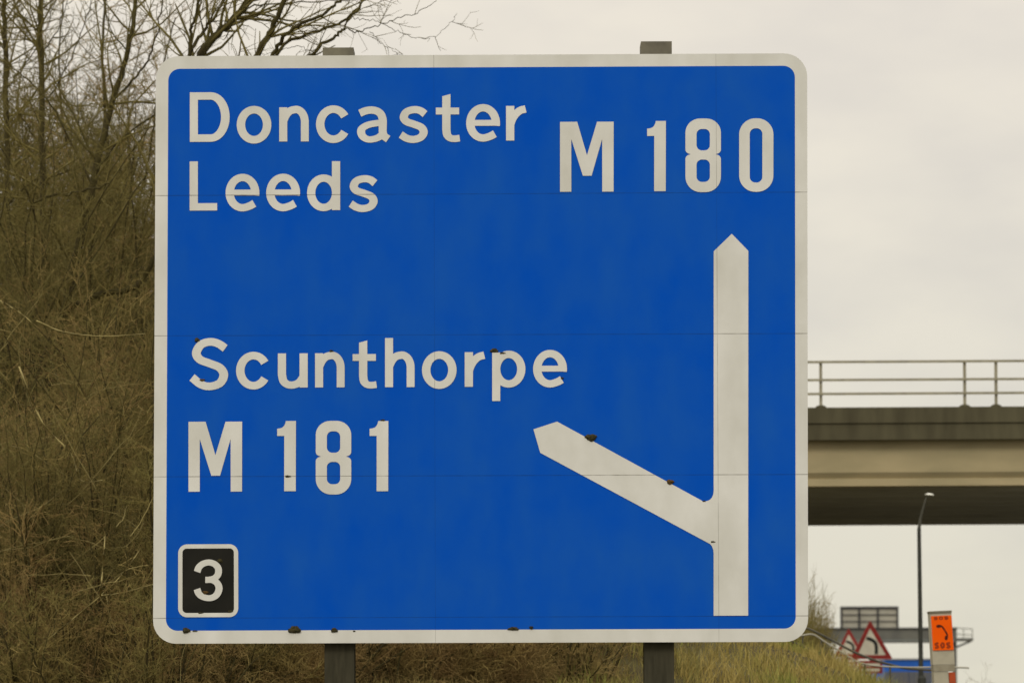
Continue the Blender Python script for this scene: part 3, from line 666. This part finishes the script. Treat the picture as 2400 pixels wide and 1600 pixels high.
M_bark = mat('olive_brown_bark', (0.080, 0.068, 0.024), 0.95, 0.1, (0.045, 0.036, 0.017), 9.0, stretch=(1, 1, 0.25), bump=0.4)
M_twig = mat('brown_twig_bark', (0.255, 0.165, 0.068), 0.95, 0.1, (0.345, 0.265, 0.098), 0.9)
M_twig2 = mat('dark_grey_brown_twig_bark', (0.115, 0.097, 0.034), 0.95, 0.1, (0.215, 0.178, 0.060), 1.1)
M_twig3 = mat('green_brown_twig_bark', (0.20, 0.172, 0.056), 0.95, 0.1, (0.34, 0.245, 0.088), 0.9)

def limb_tree(name, label, Y, limbs, seed, cfg, mt=M_bark, mc=M_twig2, group=None, TK=0.55):
    """a tree whose main limbs are given as photo polylines at depth Y with radii; side growth is grown from them"""
    rng = np.random.default_rng(seed)
    fx, fy = limbs[0][0][0]; b0 = P(fx, fy, Y); gz_ = height(b0.x, Y)
    o = empty(name, (b0.x, Y, gz_), label, 'tree', group); TB = Twigs(); TC = Twigs()
    for pl, r0, r1, dy in limbs:
        q = cat_rom(pl, 6); n_ = len(q); pts = []
        for i, a_ in enumerate(q):
            u = i / (n_ - 1); p = P(a_.x, a_.y, Y + dy * u); pts.append(np.array(p))
        if pl is limbs[0][0]: pts[0][2] = gz_ - 0.2
        pts = [p + rng.normal(0, 0.01, 3) for p in pts]
        L_ = sum(np.linalg.norm(b - a) for a, b in zip(pts, pts[1:]))
        r0, r1 = r0 * TK, r1 * TK; TB.tube(pts, np.linspace(r0, r1, n_), 8 if r0 > 0.03 else 5)
        sprout(rng, TC, pts, (r0 + r1) / 2, min(L_, 5.0), 0, [(cfg[0][0] * L_ / min(L_, 5.0),) + cfg[0][1:]] + cfg[1:])
    TB.build('trunk', mt, o); TC.build('crown', mc, o); return o
CFG_A = [(4.2, 0.33, 0.95, 0.18, 0.02, 0.0070), (4.2, 0.46, 1.0, 0.25, 0.01, 0.0050), (2.8, 0.55, 1.1, 0.30, 0.0, 0.0042)]
limb_tree('bare_tree', 'leaning bare tree whose thick limbs rise from behind the top left of the blue sign', 44.0, [
    ([(330, 1560), (372, 1150), (395, 700), (425, 300), (470, 130), (530, 62), (592, 0), (660, -90), (720, -240)], 0.15, 0.045, 0.6),
    ([(395, 800), (470, 480), (545, 260), (603, 128), (640, 58), (664, 0), (690, -120), (700, -260)], 0.10, 0.04, -0.5),
    ([(425, 420), (560, 260), (642, 128), (664, 86), (700, 60), (762, 30), (795, 0), (850, -90)], 0.06, 0.025, -0.8),
    ([(545, 300), (652, 121), (717, 84), (803, 51), (853, 0), (890, -70)], 0.045, 0.022, 0.3),
    ([(600, 300), (733, 126), (788, 87), (810, 60), (856, -6), (905, -60)], 0.045, 0.022, 0.5),
    ([(400, 330), (446, 126), (484, 66), (526, 0), (560, -90)], 0.05, 0.025, 0.4),
    ([(400, 400), (441, 124), (452, 60), (468, -4), (476, -90)], 0.045, 0.025, -0.4),
    ([(560, 24), (640, 8), (770, 4), (900, -2)], 0.022, 0.008, -0.3),
    ([(805, 66), (834, 75), (868, 66), (905, 52), (959, 37), (1003, 16), (1030, -4)], 0.016, 0.006, 0.4),
    ([(826, 41), (862, 46), (898, 56), (941, 75), (985, 91), (1022, 82), (1060, 50), (1071, 34)], 0.010, 0.004, 0.5),
    ([(866, 72), (880, 88), (900, 107), (934, 126), (960, 140)], 0.008, 0.004, 0.3),
    ([(735, 126), (700, 108), (664, 118), (600, 133)], 0.010, 0.005, 0.2),
], 11, [(3.0, 0.28, 0.7, 0.12, 0.03, 0.0045), (4.0, 0.42, 0.75, 0.16, 0.02, 0.0032), (4.5, 0.45, 0.8, 0.18, 0.02, 0.0024)], TK=0.52)
limb_tree('bare_tree', 'slim upright bare tree nearest the left edge of the picture', 52.0, [
    ([(40, 1500), (28, 900), (16, 400), (12, 150), (11, 0), (10, -260)], 0.10, 0.05, 0.3),
    ([(18, 480), (70, 430), (150, 405), (215, 380)], 0.03, 0.012, -0.4), ([(14, 210), (60, 150), (110, 60), (140, -30)], 0.02, 0.008, 0.4),
    ([(13, 120), (-40, 40), (-80, -60)], 0.02, 0.008, 0.2)], 12, CFG_A, group='bare trees left of the sign')
limb_tree('bare_tree', 'slim straight bare trunk second from the left edge of the picture', 50.0, [
    ([(130, 1500), (112, 900), (100, 420), (96, 150), (94, 0), (92, -260)], 0.10, 0.048, -0.3),
    ([(97, 250), (150, 170), (196, 60), (230, -40)], 0.022, 0.008, 0.4), ([(96, 130), (140, 60), (170, -40)], 0.018, 0.008, -0.3),
    ([(98, 300), (60, 210), (40, 120)], 0.016, 0.006, 0.3)], 13, CFG_A, group='bare trees left of the sign')
limb_tree('bare_tree', 'crooked bare tree with a dark slanting trunk beside the sign edge', 47.0, [
    ([(70, 1560), (110, 1000), (178, 600), (226, 400), (262, 240), (300, 120), (318, 0), (330, -160)], 0.12, 0.035, 0.5),
    ([(150, 730), (240, 690), (318, 672), (360, 610), (400, 520)], 0.075, 0.05, -0.4),
    ([(80, 470), (150, 455), (216, 444), (262, 425)], 0.035, 0.02, -0.6),
    ([(215, 430), (150, 300), (90, 210), (20, 150)], 0.03, 0.012, 0.5),
    ([(262, 240), (330, 170), (356, 118), (372, 60), (390, -40)], 0.03, 0.014, -0.5),
    ([(300, 120), (260, 70), (240, -10)], 0.02, 0.01, 0.3),
    ([(226, 400), (280, 330), (345, 280), (420, 240)], 0.03, 0.014, 0.6)], 14, CFG_A, group='bare trees left of the sign')
limb_tree('bare_tree', 'bushy bare tree with many fine rods behind the other bare trees', 58.0, [
    ([(260, 1450), (250, 1000), (262, 600), (250, 330), (240, 120), (250, -60)], 0.09, 0.03, 0.5),
    ([(256, 800), (310, 560), (352, 350), (372, 200), (410, 40)], 0.05, 0.02, -0.5),
    ([(254, 700), (190, 500), (150, 300), (140, 120), (150, -20)], 0.05, 0.02, 0.6),
    ([(258, 560), (300, 400), (300, 240), (330, 100)], 0.035, 0.015, 0.4),
    ([(252, 500), (90, 330), (40, 260)], 0.035, 0.015, -0.4)], 15, CFG_A, mc=M_twig, group='bare trees left of the sign')

def shrub_mesh(seed, H, spread, stems, cfg, m):
    rng = np.random.default_rng(seed); r_ = empty('bare_shrub', (0, 0, 0)); T = Twigs(); TB = Twigs()
    for i in range(stems):
        a = rng.uniform(0, 2 * math.pi); ti = rng.uniform(0.1, 0.9) * spread
        p = np.array([math.cos(a) * 0.35 * rng.random(), math.sin(a) * 0.35 * rng.random(), -0.2]); L_ = H * rng.uniform(0.6, 1.08)
        d = np.array([math.cos(a) * ti, math.sin(a) * ti, 1.0])
        q = wander(rng, p, d, L_, 9, 0.11, 0.0); r0 = rng.uniform(0.012, 0.03)
        TB.tube(q, np.linspace(r0, 0.004, 10), 5); sprout(rng, T, q, r0 * 0.6, L_, 0, cfg)
    TB.build('stems', M_bark, r_); T.build('crown', m, r_); return r_
def copy_tree(o):
    c_ = o.copy(); COL.objects.link(c_)
    for ch in o.children:
        d = ch.copy(); COL.objects.link(d); d.parent = c_
    return c_
CFG_S = [(3.2, 0.34, 0.9, 0.18, 0.01, 0.0046), (4.6, 0.46, 0.9, 0.22, 0.0, 0.0036), (5.0, 0.55, 1.0, 0.26, 0.0, 0.0029)]
protos = [shrub_mesh(21, 4.2, 0.75, 13, CFG_S, M_twig), shrub_mesh(22, 3.6, 0.95, 13, CFG_S, M_twig3), shrub_mesh(23, 4.8, 0.6, 13, CFG_S, M_twig2)]
protos.append(shrub_mesh(24, 8.2, 0.36, 15, [(3.4, 0.24, 0.9, 0.20, 0.02, 0.0080), (4.4, 0.48, 1.0, 0.28, 0.01, 0.0062), (2.2, 0.6, 1.0, 0.30, 0.0, 0.0050)], M_twig2))
protos.append(shrub_mesh(25, 1.8, 1.1, 24, [(7.0, 0.36, 0.9, 0.22, 0.02, 0.0042), (9.0, 0.5, 1.0, 0.26, 0.0, 0.0034), (9.0, 0.6, 1.0, 0.28, 0.0, 0.0028)], M_twig3))
protos.append(shrub_mesh(26, 1.5, 1.3, 24, [(7.0, 0.36, 0.9, 0.22, 0.02, 0.0042), (9.0, 0.5, 1.0, 0.26, 0.0, 0.0034), (9.0, 0.6, 1.0, 0.28, 0.0, 0.0028)], M_twig))
def dome_bush(seed, rad, H, n, m):
    rng = np.random.default_rng(seed); r_ = empty('bare_shrub', (0, 0, 0)); T = Twigs(); TB = Twigs()
    for i in range(26):
        a = rng.uniform(0, 6.283); p = np.array([math.cos(a), math.sin(a), 0]) * 0.3 * rng.random(); d = np.array([math.cos(a) * rng.uniform(0, 1.2), math.sin(a) * rng.uniform(0, 1.2), 1.0])
        TB.tube(wander(rng, p - np.array([0, 0, 0.2]), d, H * rng.uniform(0.5, 0.8), 7, 0.16, 0.0), np.linspace(0.022, 0.005, 8), 4)
    for i in range(n):
        d = rng.normal(0, 1, 3); d[2] = abs(d[2]); d /= np.linalg.norm(d); k_ = rng.random() ** 0.45 * (1 + 0.16 * math.sin(5 * math.atan2(d[1], d[0]) + seed) + 0.12 * math.sin(9 * d[2] + 3 * d[0]))
        p = d * np.array([rad, rad, H]) * k_ * 0.92; o_ = d + rng.normal(0, 0.7, 3); o_[2] += 0.25
        T.tube(wander(rng, p, o_, rng.uniform(0.18, 0.42), 3, 0.25, 0.0), np.array([1, .8, .6, .3]) * rng.uniform(0.003, 0.006), 3)
    TB.build('stems', M_bark, r_); T.build('crown', m, r_); return r_
protos.append(dome_bush(31, 1.0, 1.9, 7500, M_twig3)); protos.append(dome_bush(32, 1.1, 1.3, 4200, M_twig))
used = [False] * 8
rs2 = random.Random(8)
def put_shrub(kind, px, Y, sc, label, group=None):
    x_ = (px - CX) / F * Y
    o = protos[kind] if not used[kind] else copy_tree(protos[kind]); used[kind] = True
    o.location = (x_, Y, height(x_, Y) - 0.05); o.rotation_euler = (0, 0, rs2.uniform(0, 6.28)); sx, sz = sc if isinstance(sc, tuple) else (sc, sc); o.scale = (sx, sx, sz * rs2.uniform(0.92, 1.1))
    tag(o, label, 'shrub'); o['group'] = group if group else 'shrubs'
LBL = 'tangled leafless shrub in the dense brown thicket filling the left side behind the sign'
for kind, px, Y, sc in ((0, 60, 41, 0.75), (1, 230, 40.5, 0.8), (2, 350, 42, 0.8), (1, 120, 44, 1.0), (0, 300, 45, 0.8), (2, 10, 46, 1.0), (2, 200, 48, 1.05), (0, 390, 48, 0.75), (1, 40, 51, 1.15),
                        (0, 160, 54, 1.2), (2, 90, 58, 1.2), (1, -40, 56, 1.2), (0, 10, 66, 1.3), (1, 180, 68, 1.3), (1, 470, 45, 0.7), (0, 600, 44, 0.6), (0, 20, 38.6, 0.45), (1, 140, 38.2, 0.42), (2, 250, 38.8, 0.45), (0, 340, 38.4, 0.42), (5, 40, 38, 0.9), (4, 130, 37.6, 0.9), (5, 220, 38, 0.95), (4, 310, 37.6, 0.9), (5, 390, 38, 0.9), (5, 90, 39.5, 1.3), (4, 200, 40, 1.4), (5, 300, 39.5, 1.3), (5, 0, 41, 1.5), (4, 370, 40, 1.2), (5, 470, 38.5, 0.9), (4, 560, 39, 0.9), (1, 430, 39.5, 0.5), (2, 70, 39.4, 0.6), (1, 300, 40, 0.6), (2, 180, 39.8, 0.65), (0, 560, 40.5, 0.42), (2, 680, 41, 0.4),
                        (2, 70, 72, 1.3), (1, 0, 77, 1.5), (2, 30, 62, 1.45), (2, 175, 64, 1.5), (2, 295, 66, 1.25), (0, 105, 60, 1.55), (1, 235, 58, 1.45), (0, 350, 64, 1.25), (3, -10, 58, 0.95), (3, 70, 63, 1.0), (3, 150, 60, 0.92), (3, 290, 62, 0.85), (3, 110, 55, 0.8), (3, 240, 57, 0.78), (3, 350, 60, 0.72), (3, 30, 66, 1.02), (3, 190, 68, 1.05), (3, 310, 70, 0.98), (3, 135, 70, 1.12), (3, 50, 61, 0.9), (3, 265, 64, 0.95)):
    put_shrub(kind, px, Y, sc, LBL, 'thicket shrubs left of the sign')
LB2 = 'low brown leafless shrub in the undergrowth showing beneath the bottom edge of the sign'
for kind, px, Y, sc in ((5, 640, 39.5, 0.9), (4, 700, 40.5, 0.9), (5, 770, 39.5, 0.9), (4, 840, 41, 0.95), (5, 900, 39.8, 0.9), (5, 960, 41.5, 0.95), (7, 1020, 40, 0.7), (6, 870, 40.5, 0.5), (7, 1185, 40.2, 0.6), (7, 720, 39.2, 0.6), (5, 1080, 42, 0.95), (4, 1140, 40.5, 0.85), (5, 1200, 42, 0.9),
                        (4, 1260, 41, 0.8), (5, 1320, 42.5, 0.8), (5, 1380, 41.5, 0.75), (4, 1430, 43, 0.7), (5, 1480, 42.5, 0.65), (5, 1350, 40.5, 0.7), (4, 1100, 44, 0.9), (5, 900, 44, 0.9)):
    put_shrub(kind, px, Y, sc, LB2, 'low shrubs beneath the sign')
LB3 = 'bare olive brown bush massed on the bank between the sign corner and the triangle signs'
for kind, px, Y, sc in ((6, 1840, 73, (0.95, 1.45)), (6, 1892, 72, (0.80, 1.5)), (6, 1925, 70, (0.48, 1.34)), (7, 1905, 71, (0.6, 1.75)), (6, 1865, 69, (0.8, 1.3)), (6, 1940, 69, (0.34, 0.95)), (7, 1880, 66, (0.75, 1.3)), (7, 1930, 65, (0.42, 0.95)), (6, 1955, 65, (0.28, 0.55)), (6, 1835, 66, (0.9, 1.2))):
    put_shrub(kind, px, Y, sc, LB3, 'bushes right of the sign corner')
put_shrub(2, 2302, 66, 0.40, 'small bare bush in the bottom right corner beyond the phone')

def strands(name, label, m, n, seed, area, hlen, rad, curl, bend, cat):
    rng = np.random.default_rng(seed); T = Twigs(); o = empty(name, (0, 45, 0))
    k_ = 0
    while k_ < n:
        Y = rng.uniform(area[2], area[3]); px = rng.uniform(area[0], area[1]); x_ = (px - CX) / F * Y
        if x_ > 7.2: continue
        z_ = height(x_, Y); L_ = rng.uniform(*hlen)
        T.tube(wander(rng, (x_, Y, z_ - 0.03), (rng.normal(0, bend), rng.normal(0, bend), 1.0), L_, 4, curl, -0.10), np.array([1, .95, .8, .55, .15]) * rad * rng.uniform(0.6, 1.3), 3); k_ += 1
    return T, o
# rough winter grass over the bank: nobody could count the blades, so one mesh
def grass(name, m, n, seed, area, hlen, rad, label):
    rng = np.random.default_rng(seed); V = []; Fc = []; nb = 0
    Y = rng.uniform(area[2], area[3], n); px = rng.uniform(area[0], area[1], n); X = (px - CX) / F * Y
    for i in range(n):
        if X[i] > 7.0: continue
        clump = math.sin(X[i] * 2.1 + 1.3 * math.sin(Y[i] * 1.2)) * math.sin(Y[i] * 1.6 + X[i])
        if rng.random() > 0.55 + 0.45 * clump: continue
        z_ = height(X[i], Y[i]); h_ = rng.uniform(*hlen) * (0.85 + 0.35 * clump); a = rng.uniform(0, 6.28); lean = rng.normal(0, 0.35, 2); w = rad * rng.uniform(0.6, 1.4)
        ca, sa = math.cos(a) * w, math.sin(a) * w
        for u in (0, 0.45, 0.8, 1.0):
            c_ = (X[i] + lean[0] * h_ * u * u, Y[i] + lean[1] * h_ * u * u, z_ - 0.02 + h_ * (u - 0.25 * u * u * abs(lean[0])))
            k_ = 1 - 0.9 * u; V += [(c_[0] - ca * k_, c_[1] - sa * k_, c_[2]), (c_[0] + ca * k_, c_[1] + sa * k_, c_[2])]
        Fc += [(nb + 2 * q, nb + 2 * q + 1, nb + 2 * q + 3, nb + 2 * q + 2) for q in range(3)]; nb += 8
    o = mesh(name, V, Fc, m, loc=(2.0, 45.0, 1.5)); tag(o, label, 'grass', kind='stuff'); return o
M_grass = mat('rough_winter_grass', (0.245, 0.265, 0.060), 0.9, 0.1, (0.36, 0.28, 0.09), 0.9, lo=0.40, hi=0.60, detail=3)
M_grass2 = mat('dead_brown_growth', (0.21, 0.145, 0.062), 0.95, 0.1, (0.25, 0.22, 0.072), 0.9, lo=0.40, hi=0.60, detail=3)
grass('rough_grass', M_grass, 72000, 31, (1290, 2330, 38, 66), (0.12, 0.34), 0.007, 'rough olive and straw coloured grass on the bank right of the sign posts')
grass('dead_undergrowth', M_grass2, 110000, 32, (-80, 1640, 35, 50), (0.08, 0.28), 0.008, 'dead brown undergrowth on the bank beneath and left of the sign')
M_bram = mat('pale_dry_bramble', (0.34, 0.28, 0.11), 0.9, 0.15, (0.22, 0.18, 0.075), 2.0)
rng = np.random.default_rng(77); T = Twigs(); bo = empty('dry_bramble', (-4, 40, 2), 'pale dry bramble stems arching through the brown thicket left of the sign', 'bramble'); bo['kind'] = 'stuff'
for pl in ([(45, 860), (100, 990), (165, 1060), (190, 1125), (240, 1125)], [(95, 1512), (170, 1450), (235, 1396), (290, 1340), (345, 1262)], [(235, 1396), (290, 1388), (360, 1368)], [(0, 705), (50, 735), (90, 770)], [(85, 752), (150, 778), (240, 788), (340, 782)], [(235, 1396), (243, 1300), (250, 1200)]):
    q = [np.array(P(a.x, a.y, 37.4 + 0.3 * math.sin(a.x))) for a in cat_rom(pl, 5)]; T.tube(q, np.linspace(0.010, 0.004, len(q)), 4)
for i in range(120):
    Y = rng.uniform(37.2, 43); px = rng.uniform(-40, 420); x_ = (px - CX) / F * Y; z_ = height(x_, Y) + rng.uniform(-0.1, 2.2)
    d = rng.normal(0, 1, 3); d[1] *= 0.3; d[2] = rng.normal(0.1, 0.7)
    q = wander(rng, (x_, Y, z_), d, rng.uniform(0.4, 1.6), 8, 0.16, -0.05); T.tube(q, np.linspace(0.0055, 0.002, 9), 3)
T.build('stems', M_bram, bo)
